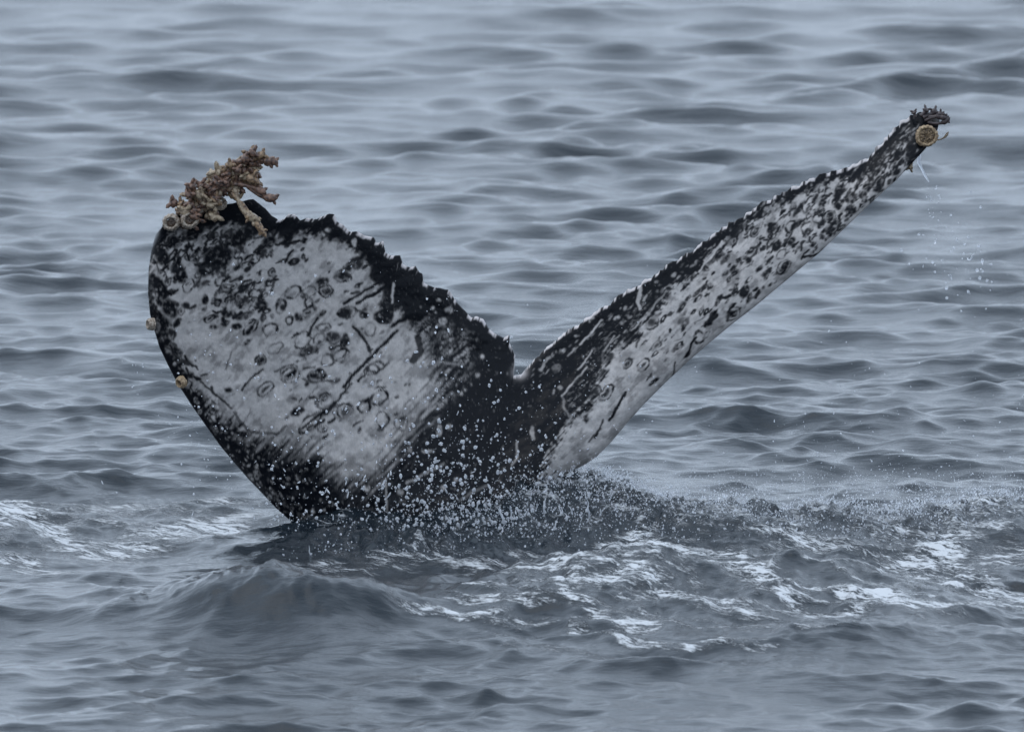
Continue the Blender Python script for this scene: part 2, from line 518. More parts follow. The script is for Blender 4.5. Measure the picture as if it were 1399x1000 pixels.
# ---- skin pigment: white and black areas, ring scars, scratches (colour of the skin itself)
CX0, CY0, CW, CH = 190, 130, 1120, 800
gx, gy = np.meshgrid(np.arange(CX0, CX0 + CW, dtype=np.float32), np.arange(CY0, CY0 + CH, dtype=np.float32))
warp_x = gx + 1.5 * fbm(gx / 11, gy / 11, 3, 71); warp_y = gy + 1.5 * fbm(gx / 11, gy / 11, 3, 75)

def poly_sd(poly, X_, Y_):
    """signed distance, positive inside"""
    d = np.full(X_.shape, 1e9, np.float32); ins = np.zeros(X_.shape, bool)
    n = len(poly)
    for i in range(n):
        (ax, ay), (bx, by) = poly[i], poly[(i + 1) % n]
        dx, dy, _t = seg_dist(X_, Y_, ax, ay, bx, by)
        d = np.minimum(d, dx * dx + dy * dy)
        if ay != by:
            ins ^= ((ay > Y_) != (by > Y_)) & (X_ < (bx - ax) * (Y_ - ay) / (by - ay) + ax)
    d = np.sqrt(d)
    return np.where(ins, d, -d)

# streak noises running with the grain of each lobe
def streak_noise(ang, along, across, seed, octs=3):
    c, s = math.cos(ang), math.sin(ang)
    a = (gx * c - gy * s); b = (gx * s + gy * c)
    return fbm(a / along, b / across, octs, seed)
st_l = streak_noise(math.radians(45), 34, 5, 81)
st_r = streak_noise(math.radians(47), 40, 5, 85)
blot = fbm(gx / 7, gy / 7, 4, 91, .6)
blot2 = fbm(gx / 15, gy / 15, 4, 95, .55)

PL = [(207,345),(203,400),(212,440),(222,470),(240,500),(263,530),(290,556),(318,580),(345,600),(400,612),(428,620),(446,640),(470,655),(500,660),
      (522,644),(545,610),(562,582),(590,560),(600,530),(588,490),(576,455),(552,440),(548,425),(520,420),(522,395),(508,368),(490,345),(465,330),(440,322),(412,316),
      (385,318),(350,312),(318,306),(285,312),(255,312),(228,318)]
PR = [(738,668),(748,625),(766,590),(790,560),(812,538),(826,502),(832,478),(868,458),(880,436),(912,404),(940,380),(965,352),(985,336),(1010,311),(1050,284),(1085,266),(1120,252),
      (1150,246),(1185,236),(1208,212),(1224,192),(1240,175),(1256,170),(1250,200),(1240,225),(1262,230),(1200,320),(830,660)]
dl = poly_sd(PL, gx, gy); dr = poly_sd(PR, gx, gy)
softl = 6 + 20 * sstep(470, 600, gy + .25 * (gx - 420)) 
wl_ = sstep(-1, 1, (dl + st_l * softl * .9 + blot * 4) / softl)
wr_ = sstep(-1, 1, (dr + st_r * 13 + blot * 7) / 7)
W = np.maximum(wl_, wr_)
# mottled skin: black flecked with grey
def flecks(poly, soft, thr, seed, sc=6.0, amp=.85):
    d = poly_sd(poly, gx, gy)
    m = sstep(-soft, soft, d)
    n_ = fbm(warp_x / sc, warp_y / (sc * .8), 3, seed, .6) + .55 * fbm(gx / 19, gy / 19, 2, seed + 31)
    return m * sstep(thr, thr + .25, n_) * amp * np.clip(.85 + .5 * blot2, .4, 1)
W = np.maximum(W, flecks([(545,440),(600,430),(650,455),(655,500),(620,545),(600,575),(560,570)], 16, .02, 105, 6, .85) * np.clip(.85 + 1.1 * st_l, 0.1, 1))
W = np.maximum(W, .55 * sstep(-18, 10, poly_sd([(560,470),(600,445),(640,460),(640,495),(610,540),(590,570),(560,585)], gx, gy)) * np.clip(.35 + 1.1 * st_l + .5 * blot, 0, 1))
W = np.maximum(W, flecks([(480,370),(520,390),(545,420),(575,455),(560,470),(520,440)], 10, .05, 107, 7, .6))
W = np.maximum(W, flecks([(760,560),(800,480),(850,430),(905,395),(930,400),(850,470),(815,540),(775,600)], 8, .15, 109, 5, .7) * np.clip(.75 + 1.2 * st_r, 0, 1))
W = np.maximum(W, sstep(.62, .8, fbm(gx / 3.2, gy / 3.2, 2, 115)) * .38)
W0 = W.copy()

DARK = np.zeros_like(W); PALE = np.zeros_like(W)
def local(cx, cy, r):
    x0 = int(max(0, cx - r - CX0)); x1 = int(min(CW, cx + r + 1 - CX0)); y0 = int(max(0, cy - r - CY0)); y1 = int(min(CH, cy + r + 1 - CY0))
    return (slice(y0, y1), slice(x0, x1)) if x1 > x0 and y1 > y0 else None
def ell(canvas, cx, cy, rx, ry, ang=0.0, width=None, amt=1.0, soft=1.3):
    """filled ellipse, or a ring when width is given; ang counter-clockwise in degrees as seen"""
    sl = local(cx, cy, max(rx, ry) + 8)
    if sl is None: return
    a = math.radians(ang); c, s = math.cos(a), math.sin(a)
    x = warp_x[sl] - cx; y = warp_y[sl] - cy
    u = x * c - y * s; v = x * s + y * c
    rr = np.sqrt((u / rx) ** 2 + (v / ry) ** 2)
    d = (rr - 1) * min(rx, ry) * .5 + (rr - 1) * max(rx, ry) * .5
    if width is None: m = 1 - sstep(-soft, soft, d)
    else:
        w_ = width * (.42 + .55 * np.clip(.5 + 1.1 * blot2[sl], 0, 1))
        m = (1 - sstep(w_ * .5, w_ * .5 + soft, np.abs(d))) * np.clip(.8 + 1.0 * blot2[sl], .25, 1)
    canvas[sl] = np.maximum(canvas[sl], m * amt * np.clip(1.05 + .85 * blot[sl], .25, 1))
def line(canvas, pts, w, amt=1.0, soft=1.2):
    for (ax, ay), (bx, by) in zip(pts[:-1], pts[1:]):
        cx, cy = (ax + bx) / 2, (ay + by) / 2
        sl = local(cx, cy, math.hypot(bx - ax, by - ay) / 2 + w + 6)
        if sl is None: continue
        dx, dy, _t = seg_dist(warp_x[sl], warp_y[sl], ax, ay, bx, by)
        d = np.sqrt(dx * dx + dy * dy)
        canvas[sl] = np.maximum(canvas[sl], (1 - sstep(w * .5 - soft * .4, w * .5 + soft, d)) * amt)
Q = 1 / 4.547
def crop(ox, oy):
    return (lambda x, y: (ox + x * Q, oy + y * Q))
def marks(ox, oy, rings=(), fills=(), lines=(), dots=(), cuts=()):
    p = crop(ox, oy)
    for x, y, rx, ry, a, w, amt in rings: ell(DARK, *p(x, y), rx * Q, ry * Q, a, w, amt)
    k = .82 if ox == 850 else 1.0
    for x, y, rx, ry, a, amt in fills: ell(DARK, *p(x, y), rx * Q * k, ry * Q * k, a, None, amt, 2.0)
    for pts, w, amt in lines: line(DARK, [p(*q) for q in pts], w * Q, amt)
    for x, y, rx, ry, a, amt in dots: ell(PALE, *p(x, y), rx * Q, ry * Q, a, None, amt)
    for pts, w, amt in cuts: line(PALE, [p(*q) for q in pts], w * Q, amt)

marks(180, 380,
  rings=[(860,315,46,36,20,2.6,.95),(800,505,36,28,20,2.4,.8),(895,430,48,28,35,1.2,.5),(1005,85,52,32,25,2.4,.9),(1100,85,48,30,30,1.4,.6),(930,175,26,44,-20,2.4,.85),
         (1100,150,26,28,0,2.4,.85),(980,258,20,26,0,2.2,.85),(1085,215,22,25,0,2.0,.8),(1205,75,44,38,10,2.4,.9),(1310,0,50,22,0,1.8,.8),(740,305,56,28,45,2.4,.8),
         (580,135,18,20,0,1.6,.8),(980,590,62,52,30,1.6,.75),(975,590,46,30,35,2.2,.85),(830,680,58,34,35,1.8,.75),(1215,510,38,34,10,1.8,.8),(1300,470,50,34,30,2.2,.85),
         (1060,380,58,42,45,1.8,.8),(1150,380,60,30,35,2.2,.85),(1190,300,40,20,10,1.4,.6),(1210,760,58,48,20,1.6,.7),(1210,755,36,28,20,1.6,.6),(1110,890,86,36,40,2.6,.9),
         (1185,830,75,24,40,1.4,.6),(1310,820,58,46,20,1.4,.6),(1150,600,56,36,10,2.4,.9),(220,330,40,60,20,2.2,.7)],
  fills=[(800,505,26,18,20,.9),(1035,240,26,26,0,.95),(1190,20,34,24,0,.9),(1205,78,28,22,0,.8),(940,180,18,24,0,.8),(735,318,36,14,45,.95),(715,395,30,12,35,.8),
         (510,300,26,16,0,.9),(515,130,17,19,0,.9),(445,190,12,9,0,.8),(335,165,22,20,0,.9),(975,595,34,14,35,.9),(830,682,34,12,35,.7),(1030,820,44,28,20,.9),(1010,745,14,12,0,.7),
         (600,690,22,16,0,.85),(1100,450,70,26,20,.75),(1250,360,44,34,0,.75),(1320,380,28,24,0,.8),(1320,215,48,30,0,.85),(1130,600,30,18,0,.9),(1190,600,24,18,0,.8),
         (1070,55+50,24,20,0,.8),(1135,185,14,14,0,.8),(590,215,36,26,0,.9),(580,275,26,22,0,.9),(655,295,34,20,0,.9),(700,230,60,22,20,.7),(640,230,24,24,0,.85),(805,165,40,28,0,.9),
         (350,600,40,26,0,.85),(330,520,46,20,0,.7),(270,440,34,14,0,.85),(250,340,26,30,0,.8),(690,960,40,20,0,.9)],
  lines=[([(815,560),(740,620),(680,690)],11,.9),([(1364,650),(1280,750),(1180,830),(1060,920)],13,.92),([(430,640),(560,750),(620,800)],9,.75),
         ([(640,830),(680,900),(740,950),(900,960),(960,915)],16,.5),([(1160,240),(1120,300),(1095,350)],13,.9),([(430,600),(465,590)],8,.8),([(890,575),(945,545)],9,.6),
         ([(1060,620),(1130,640),(1290,630)],9,.6),([(1075,555),(1140,545)],9,.6)],
  dots=[(675,425,24,20,0,1.0),(350,375,20,45,0,.9),(265,530,12,13,0,1.0),(530,800,20,14,0,1.0),(550,835,12,12,0,1.0),(510,860,14,16,0,1.0),(495,545,14,9,0,.9),(150,300,30,40,0,.6)])
marks(430, 280,
  rings=[(165,440,42,34,20,2.0,.85),(70,530,44,38,10,2.0,.8),(200,665,58,34,10,2.8,.95),(80,960,40,36,10,1.8,.85),(150,910,46,38,20,2.2,.85),(30,830,38,38,0,2.0,.8),(215,395,34,34,0,2.0,.8),
         (120,830,40,30,20,2.0,.8),(60,760,40,22,10,1.6,.6),(345,770,30,40,0,1.6,.6),(380,1000,50,30,15,2.4,.8)],
  fills=[(172,438,30,24,0,.85),(212,392,22,24,0,.85),(48,480,38,28,0,.92),(75,532,26,22,0,.8),(305,680,28,24,0,.9),(430,690,60,48,0,.95),(105,825,40,26,10,.8),(190,830,26,36,0,.85),
         (200,660,36,18,10,.6),(380,430,40,50,0,.85),(260,360,40,40,0,.8),(470,640,20,60,0,.9),(110,890,24,20,0,.85)],
  lines=[([(180,610),(300,540),(420,470)],13,.95),([(260,610),(370,550),(450,505)],18,.95),([(240,750),(300,820),(345,905)],16,.8),([(510,780),(420,870),(330,960),(250,1040),(180,1120)],17,.97),
         ([(440,560),(590,640)],14,.7),([(230,545),(270,540)],14,.7),([(485,745),(590,690)],22,.85),([(640,820),(660,900),(610,960)],40,.7)],
  dots=[(770,590,18,14,0,1),(835,650,25,22,0,1),(735,638,13,12,0,1),(795,722,28,20,0,1),(750,665,12,8,0,.9),(245,235,15,25,0,1),(80,155,22,16,0,1),(40,190,22,14,0,1),(1040,938,14,13,0,1),
        (890,940,12,12,0,1),(850,835,18,13,0,.95),(835,905,26,10,40,.95),(800,790,14,10,0,.8),(680,815,8,8,0,1),(60,240,30,26,0,.7),(140,240,26,20,0,.7),(1010,835,12,10,0,.6)],
  cuts=[([(489,490),(478,600)],13,1.0),([(690,990),(800,970),(900,990)],8,.7)])
marks(430, 480,
  rings=[(170,20,44,38,0,2.2,.85),(355,110,44,30,10,2.0,.8),(305,335,38,36,0,2.8,.95),(400,280,55,38,25,2.2,.9),(190,360,50,40,30,2.2,.85),(420,415,40,48,0,2.0,.85),(60,300,56,44,20,2.0,.8),
         (540,430,40,50,0,1.8,.6),(0,150,40,36,0,2.6,.9)],
  fills=[(190,365,30,22,30,.6),(410,470,24,14,30,.7),(545,410,22,18,0,.8),(15,150,22,16,0,.8),(120,180,36,14,0,.6),(20,660,30,30,0,.7)],
  lines=[([(0,400),(80,370),(130,320)],16,.9),([(0,460),(60,420)],14,.8)],
  dots=[(445,590,22,20,0,1),(60,622,16,13,0,1),(322,836,22,20,0,.95),(775,480,18,32,0,.8),(835,460,22,14,0,.8),(690,160,20,18,0,.9),(590,595,14,20,0,.8),(705,610,40,12,0,.7),
        (1010,145,16,14,0,.9),(860,258,18,16,0,.9),(910,255,12,12,0,.9),(935,235,10,10,0,.9),(430,850,0.1,0.1,0,0),(880,780,18,14,0,.8),(795,830,20,14,0,.8),(530,860,24,18,0,.8)],
  cuts=[([(805,682),(700,740),(575,800)],10,.8),([(440,780),(452,1000)],9,.8),([(900,900),(980,860),(1060,820)],9,.6),([(1255,550),(1258,650),(1225,690)],12,.7),([(1350,460),(1355,530)],18,.7),
        ([(300,830+150),(360,960)],6,.4)])
marks(680, 400,
  rings=[(905,440,44,28,50,2.0,.85),(675,610,56,28,50,2.0,.85),(610,600,30,32,0,1.8,.7),(1250,270,34,38,0,2.2,.85),(960,180,42,34,50,1.8,.7),(985,320,34,20,50,1.6,.6),(805,435,36,22,50,1.6,.7)],
  fills=[(805,435,26,14,50,.8),(905,440,22,10,50,.7),(610,600,20,22,0,.7),(670,612,36,12,50,.75),(970,545,40,12,38,.9),(550,780,14,14,0,.85),(960,180,30,20,50,.6),(1165,180,40,22,50,.55),
         (1310,180,26,20,50,.95),(1140,85,44,16,50,.8),(1100,340,26,12,60,.5),(1050,410,16,10,40,.5),(700,390,24,26,0,.7),(820,290,30,24,0,.6),(1180,380,30,12,55,.8),(985,320,22,10,50,.6)],
  lines=[([(797,612),(760,665),(725,735),(695,780)],14,.97),([(655,780),(630,840),(605,890)],9,.8),([(1230,270),(1195,330),(1165,395)],13,.9),([(1100,430),(1088,520)],10,.7),
         ([(1364,130),(1290,200)],16,.85),([(880,250),(860,330)],9,.6),([(570,920),(640,830)],9,.6)],
  dots=[(405,360,20,13,30,1),(365,465,34,26,30,.45),(740,152,22,12,35,.95),(580,155,17,28,-25,.95),(795,97,11,18,-25,.95),(765,95,9,9,0,.9),(490,260,14,9,0,.8),(530,390,7,9,0,.7),(770,185,16,14,0,.7),
        (345,610,10,18,-25,.8),(820,145,20,8,30,.7),(600,345,12,8,0,.6),(215,850,13,36,0,.8),(390,580,16,16,0,.7),(280,490,8,8,0,.8)],
  cuts=[([(647,170),(510,317)],11,1.0),([(478,345),(435,390)],8,.9),([(587,355),(545,420),(500,470)],8,.9),([(552,455),(470,550),(400,632)],9,.9),([(722,265),(655,360)],8,.85),([(752,260),(700,310)],6,.8),
        ([(325,395),(285,430),(268,475)],16,.8),([(885,10),(875,60),(885,95)],20,.95),([(1040,0),(960,95),(900,165),(830,230)],8,.85),([(400,630),(410,690),(460,780)],12,.6),([(655,360),(650,420)],12,.5)])
marks(850, 230,
  fills=[(1100,250,70,22,55,.8),(1050,450,40,18,48,.95),(690,615,36,16,45,.92),(640,650,30,14,45,.8),(800,510,34,18,45,.95),(780,570,34,20,50,.9),(850,620,36,16,45,.9),(900,640,46,20,45,.85),
         (1010,600,44,20,50,.9),(760,760,56,34,60,.95),(790,810,30,16,60,.9),(605,800,34,18,45,.9),(500,740,44,18,45,.8),(690,900,44,22,40,.9),(560,910,70,13,48,.92),(525,960,26,10,45,.9),
         (360,860,34,13,50,.9),(385,900,20,12,40,.6),(875,740,14,10,40,.8),(920,720,20,10,50,.85),(1180,470,26,18,45,.92),(1095,490,10,10,0,.8),(960,480,46,26,45,.9),(1080,350,64,24,45,.9),
         (930,370,56,26,50,.85),(1240,210,36,16,50,.9),(1330,190,50,22,60,.9),(1150,395,36,24,60,.9),(1240,340,40,24,50,.85),(1290,295,36,24,50,.85),(1240,420,24,20,0,.9),(1300,380,44,20,35,.85),
         (720,570,24,16,30,.9),(830,390,40,16,50,.8),(180,950,30,22,40,.7),(370,940,40,22,45,.5),(1200,180,40,14,60,.85),(460,770,44,14,45,.7),(640,560,50,20,50,.6),(720,390,70,26,50,.8),
         (560,560,60,26,50,.6),(520,620,26,20,0,.9),(860,280,60,26,45,.9),(230,905,30,12,50,.6)],
  rings=[(1215,310,32,30,0,2.2,.9),(1290,300,38,36,0,2.2,.9),(830,390,42,22,50,1.6,.7),(1150,365,40,30,50,2.0,.85),(1050,360,40,30,40,2.0,.85),(1160,220,60,26,55,1.8,.8),(990,530,36,22,45,1.8,.8),
         (1000,610,54,32,45,1.6,.7),(1310,375,46,26,35,1.8,.8),(690,900,52,32,40,1.4,.6)],
  lines=[([(1130,548),(1200,540),(1260,500),(1320,450)],12,.8)],
  cuts=[([(622,450),(560,540),(480,640)],12,1.0),([(118,740),(98,820),(112,870)],20,.95),([(545,615),(555,640),(540,690)],14,.9),([(275,760),(180,870)],8,.9),([(150,790),(135,815)],14,.8)],
  dots=[(215,705,14,12,0,.8),(320,660,20,13,35,.8),(640,455,14,10,0,.7),(900,250,24,14,40,.8)])
# the crowded ring scars of the left lobe and the spots of the right lobe towards its tip
r_ = np.random.default_rng(131)
def scribble(x, y, size, ang, squash=.6):
    """one scar of a random kind: blot, ring, double ring, crescent or short bent stroke"""
    k = r_.random(); am = r_.uniform(.6, 1.0)
    rx, ry = size, size * squash * r_.uniform(.7, 1.2)
    if k < .38: ell(DARK, x, y, rx, ry, ang, None, am)
    elif k < .66: ell(DARK, x, y, rx, ry, ang, r_.uniform(1.4, 3.0), am)
    elif k < .76:
        ell(DARK, x, y, rx * 1.2, ry * 1.2, ang, 1.5, am); ell(DARK, x, y, rx * .5, ry * .5, ang, None, am)
    else:
        a = math.radians(ang); b_ = a + r_.uniform(-.9, .9)
        p1 = (x + rx * 1.3 * math.cos(a), y - rx * 1.3 * math.sin(a)); p2 = (x - rx * 1.3 * math.cos(b_), y + rx * 1.3 * math.sin(b_))
        line(DARK, [p1, (x, y), p2], r_.uniform(1.2, 3.6), am)
sz = lambda lo, hi, p=2.0: lo + (hi - lo) * r_.random() ** p
for _ in range(80):      # thick cluster left of the middle of the white patch
    x = r_.uniform(292, 382); y = 400 + r_.normal(0, 17) - (x - 335) * .15
    scribble(x, y, sz(2.5, 7.5), r_.uniform(0, 90))
for _ in range(330):     # the dark, closely scarred top of the left lobe
    x = r_.uniform(206, 420); top = 318 if x < 330 else 300
    y = top + (np.abs(r_.normal(0, 1)) * (48 - .10 * (x - 206)))
    scribble(x, y, sz(2, 10.5, 2.2), r_.uniform(15, 80))
for x, y, a, b in [(298,352,22,16),(282,366,14,10),(300,292,30,9),(218,392,8,18),(222,350,9,15),(330,322,16,10),(352,300,16,14),(265,318,14,8),(238,330,8,8),(392,316,12,12),(368,330,10,8),(245,372,9,14),(232,420,9,14),(225,440,6,8)]:
    ell(DARK, x, y, a, b, 30, None, .97, 4.0)
for _ in range(190):     # along the left leading edge
    q = r_.random(); lx, ly = resample(LL, [.10 + .60 * q])[0]
    off = np.abs(r_.normal(0, 1)) * 17 + 1
    scribble(lx + off * .85, ly - off * .35, sz(2, 9, 2), r_.uniform(-75, -25), .5)
for _ in range(60):
    q = r_.random(); lx, ly = resample(LL, [.10 + .60 * q])[0]
    ell(DARK, lx + r_.uniform(4, 14), ly - 4, sz(4, 12), r_.uniform(3, 6), r_.uniform(-70, -40), None, .95, 3.0)
for _ in range(640):     # right lobe, denser towards the tip and the trailing edge
    s_ = r_.random() ** .6
    tx, ty = resample(TR, [.36 + .60 * s_])[0]; lx, ly = resample(LR, [.42 + .54 * s_])[0]
    q = r_.random() ** 1.2 * (.86 + .12 * s_)
    scribble(tx + (lx - tx) * q, ty + (ly - ty) * q, sz(1.4, 6.2, 2.0), r_.uniform(35, 65), .42)
for _ in range(150):
    s_ = r_.random() ** .6
    tx, ty = resample(TR, [.72 + .27 * s_])[0]; lx, ly = resample(LR, [.74 + .25 * s_])[0]
    q = r_.random() * .85
    ell(DARK, tx + (lx - tx) * q, ty + (ly - ty) * q, sz(3, 9), sz(2, 5), r_.uniform(35, 65), None, .95, 2.0)
for _ in range(60):      # scattered over the open white of the left lobe
    x = r_.uniform(385, 560); y = r_.uniform(350, 600)
    scribble(x, y, sz(1.5, 6, 2), r_.uniform(10, 60))
for _ in range(26):
    x = r_.uniform(380, 560); y = r_.uniform(380, 600)
    ell(DARK, x, y, r_.uniform(1.5, 4), r_.uniform(1, 2.4), r_.uniform(20, 60), None, r_.uniform(.3, .7))
for _ in range(90):     # small pale nicks in the black skin
    x = r_.uniform(560, 740); y = r_.uniform(400, 720)
    ell(PALE, x, y, r_.uniform(.8, 2), r_.uniform(.8, 1.6), 0, None, r_.uniform(.3, .8))
for _ in range(150):
    s_ = r_.random(); tx, ty = resample(TR, [.04 + .9 * s_])[0]
    ell(PALE, tx + r_.uniform(2, 14), ty + r_.uniform(8, 26), r_.uniform(1.5, 5), r_.uniform(.9, 1.8), r_.uniform(35, 60), None, r_.uniform(.35, .85))
for _ in range(340):     # pale flecks and old ring scars on the dark lower left and middle
    q = r_.random(); lx, ly = resample(LL, [.30 + .50 * q])[0]
    off = np.abs(r_.normal(0, 1)) * 34 + 3
    ell(PALE, lx + off, ly - off * .3, sz(.8, 3.4, 2.2), sz(.8, 2.4, 2), r_.uniform(0, 90), None if r_.random() < .75 else 1.0, r_.uniform(.5, 1.0))
for _ in range(12):
    q = r_.random(); lx, ly = resample(LL, [.45 + .35 * q])[0]
    ell(PALE, lx + r_.uniform(6, 22), ly - r_.uniform(0, 8), sz(5, 11), sz(2.5, 5), r_.uniform(-65, -35), 1.6, r_.uniform(.3, .6))
for _ in range(120):     # fine scratches, pale on black and dark on white
    x, y = (r_.uniform(225, 690), r_.uniform(320, 700)) if r_.random() < .6 else (0, 0)
    if x == 0:
        tx, ty = resample(TR, [r_.uniform(.05, .95)])[0]; x, y = tx + r_.uniform(5, 60), ty + r_.uniform(10, 90)
    a = math.radians(r_.normal(45, 18)); ln = sz(5, 26, 1.5)
    line(PALE if r_.random() < .55 else DARK, [(x, y), (x + ln * math.cos(a) + r_.normal(0, 1), y - ln * math.sin(a))], r_.uniform(.3, 1.0), r_.uniform(.2, .65), 1.0)
W = np.clip(W0 - .06, 0, 1) * (1 - np.clip(DARK * 1.08, 0, .97))
W = np.maximum(W, PALE * .95)
W = np.clip(W, 0, 1) ** 1.7
scuff = sstep(.0, .75, fbm(gx / 26, gy / 26, 4, 123, .62) + .6 * np.where(gx < 705, st_l, st_r))
W = W * (1 - .42 * scuff)
W = W * np.clip(.95 + .10 * blot2 + .08 * blot + .16 * perlin(gx / 1.7, gy / 1.7, 119), 0, 1.2)

def sample(canvas, px, py):
    x = np.clip(px - CX0, 0, CW - 1.001); y = np.clip(py - CY0, 0, CH - 1.001)
    xi = x.astype(int); yi = y.astype(int); fx = x - xi; fy = y - yi
    return (canvas[yi, xi] * (1 - fx) + canvas[yi, xi + 1] * fx) * (1 - fy) + (canvas[yi + 1, xi] * (1 - fx) + canvas[yi + 1, xi + 1] * fx) * fy

wf = sample(W, Pxf, Pyf)
wb = np.full(Pxb.shape, .06) + .2 * sstep(.5, .7, fbm(Pxb / 9, Pyb / 9, 3, 141))
# pale knobs on the trailing edge: scar colour, with wet glints painted in
colx = np.broadcast_to(arc[None, :], Pxf.shape)
edge_px = Ttf * np.hypot(T_px[:, 0] - L_px[:, 0], T_px[:, 1] - L_px[:, 1])[None, :]
capn = perlin(colx / 9.0, colx * 0 + 1.7, 151) + .5 * perlin(colx / 4.0, colx * 0 + 5.7, 153)
is_r = (np.arange(NC) >= NCL)[None, :]
cap = sstep(.0, .25, capn + np.where(is_r, .08, .08)) * (1 - sstep(3.2, 6.5, edge_px + 2 * capn)) * np.where(colx > 175, 1, 0)
notch = np.exp(-((Pxf - 710) / 8) ** 2 - ((Pyf - 508) / 7) ** 2)
cap = np.clip(np.maximum(cap, 1.3 * notch), 0, 1)
cap_b = np.broadcast_to(cap[2][None, :], Pxb.shape) * (1 - sstep(.01, .035, Ttb))
body_me = mesh_np('tail_flukes', body_v, body_q)
attr(body_me, 'white', np.concatenate([wf.ravel(), wb.ravel()]))
attr(body_me, 'cap', np.concatenate([cap.ravel(), cap_b.ravel()]))

def skin_material():
    m, n, l, b = new_mat('whale skin')
    w = n.new('ShaderNodeAttribute'); w.attribute_name = 'white'
    c = n.new('ShaderNodeAttribute'); c.attribute_name = 'cap'
    geo = n.new('ShaderNodeTexCoord')
    n1 = noise_n(n, l, geo.outputs['Object'], 60, 5, .6)
    n2 = noise_n(n, l, geo.outputs['Object'], 5, 3, .5)
    pale = mixrgb(n, l, n2, (0.55, 0.515, 0.49), (0.61, 0.585, 0.575))
    col = mixrgb(n, l, w.outputs['Fac'], (0.004, 0.005, 0.008), pale)
    col = mixrgb(n, l, map_range(n, l, n1, .35, .75, 0, .35), col, (0.16, 0.17, 0.18), 'SOFT_LIGHT')
    col = mixrgb(n, l, c.outputs['Fac'], col, (0.60, 0.56, 0.56))
    l.new(col, b.inputs['Base Color'])
    b.inputs['Roughness'].default_value = .24
    b.inputs['IOR'].default_value = 1.34
    b.inputs['Specular IOR Level'].default_value = .30
    bp = n.new('ShaderNodeBump'); bp.inputs['Strength'].default_value = .25; bp.inputs['Distance'].default_value = .006
    l.new(math_n(n, l, 'ADD', n1, math_n(n, l, 'MULTIPLY', w.outputs['Fac'], .4)), bp.inputs['Height'])
    l.new(bp.outputs['Normal'], b.inputs['Normal'])
    return m
M_SKIN = skin_material()
whale = bpy.data.objects.new('humpback_whale', None); COL.objects.link(whale)
tag(whale, 'black and white whale tail with scarred flukes raised out of the sea', 'whale')
flukes = link('tail_flukes', body_me, M_SKIN, whale)

# ---- barnacles
def barnacle_mat(name, c1, c2, rough=.6, scale=60):
    m, n, l, b = new_mat(name)
    geo = n.new('ShaderNodeTexCoord')
    f = noise_n(n, l, geo.outputs['Object'], scale, 4, .6)
    l.new(mixrgb(n, l, map_range(n, l, f, .35, .65), c1, c2), b.inputs['Base Color'])
    b.inputs['Roughness'].default_value = rough
    bp = n.new('ShaderNodeBump'); bp.inputs['Strength'].default_value = .5; bp.inputs['Distance'].default_value = .004
    l.new(f, bp.inputs['Height']); l.new(bp.outputs['Normal'], b.inputs['Normal'])
    return m
M_SHELL = barnacle_mat('barnacle shell', (.46, .40, .33), (.15, .11, .08), .5, 5)
M_TAN = barnacle_mat('tan barnacle shell', (.48, .36, .22), (.17, .11, .065), .5, 5)
M_HOLE = barnacle_mat('barnacle flesh', (.03, .02, .017), (.16, .11, .075), .4, 6)
M_STALKS = [barnacle_mat('stalked barnacle mauve', (.25, .145, .10), (.05, .03, .026), .3, 70),
            barnacle_mat('stalked barnacle brown', (.36, .24, .14), (.07, .042, .028), .3, 70),
            barnacle_mat('stalked barnacle buff', (.44, .35, .24), (.13, .085, .055), .35, 70)]
M_DARKSTALK = barnacle_mat('stalked barnacle dark', (.035, .026, .028), (.09, .07, .07), .4, 50)

def lathe(profile, segs, ribs=0, amp=0.0, rough=.045):
    v, q = [], []; rr_ = random.Random(len(profile) * segs)
    for r, z in profile:
        for i in range(segs):
            a = 2 * math.pi * i / segs
            rr = r * (1 + amp * (math.cos(ribs * a) + .9 * math.sin(2 * a + 1) + .6 * math.sin(3 * a + 2.2) + .5 * math.cos(5 * a)))
            rr *= 1 + rr_.uniform(-rough, rough); z_ = z + rr_.uniform(-rough, rough) * 1.3
            v.append((rr * math.cos(a), rr * math.sin(a), z_))
    for k in range(len(profile) - 1):
        for i in range(segs):
            j = (i + 1) % segs
            q.append((k * segs + i, k * segs + j, (k + 1) * segs + j, (k + 1) * segs + i))
    return np.array(v), np.array(q)
_v, _q = lathe([(1.0, -.3), (1.02, 0), (.97, .25), (.86, .45), (.74, .55), (.62, .52), (.54, .36), (.50, .12)], 40, 13, .04)
SHELL_ME = mesh_np('shell', _v, _q)
_v, _q = lathe([(.50, .16), (.36, .20), (.24, .27), (.12, .22), (.005, .20)], 16, 4, .08)
HOLE_ME = mesh_np('opening', _v, _q)
_v, _q = lathe([(1.0, -.3), (1.02, .05), (.98, .25), (.90, .36), (.80, .38), (.72, .30), (.68, .18)], 48, 17, .032, .05)
WIDE_ME = mesh_np('shell', _v, _q)
_v, _q = lathe([(.72, .16), (.58, .22), (.46, .20), (.34, .28), (.20, .20), (.005, .24)], 36, 11, .06, .10)
WIDE_HOLE = mesh_np('opening', _v, _q)
def shared(me, mat):
    k = me.name + mat.name
    if k not in _SH:
        c = me.copy(); c.materials.clear(); c.materials.append(mat); _SH[k] = c
    return _SH[k]
_SH = {}
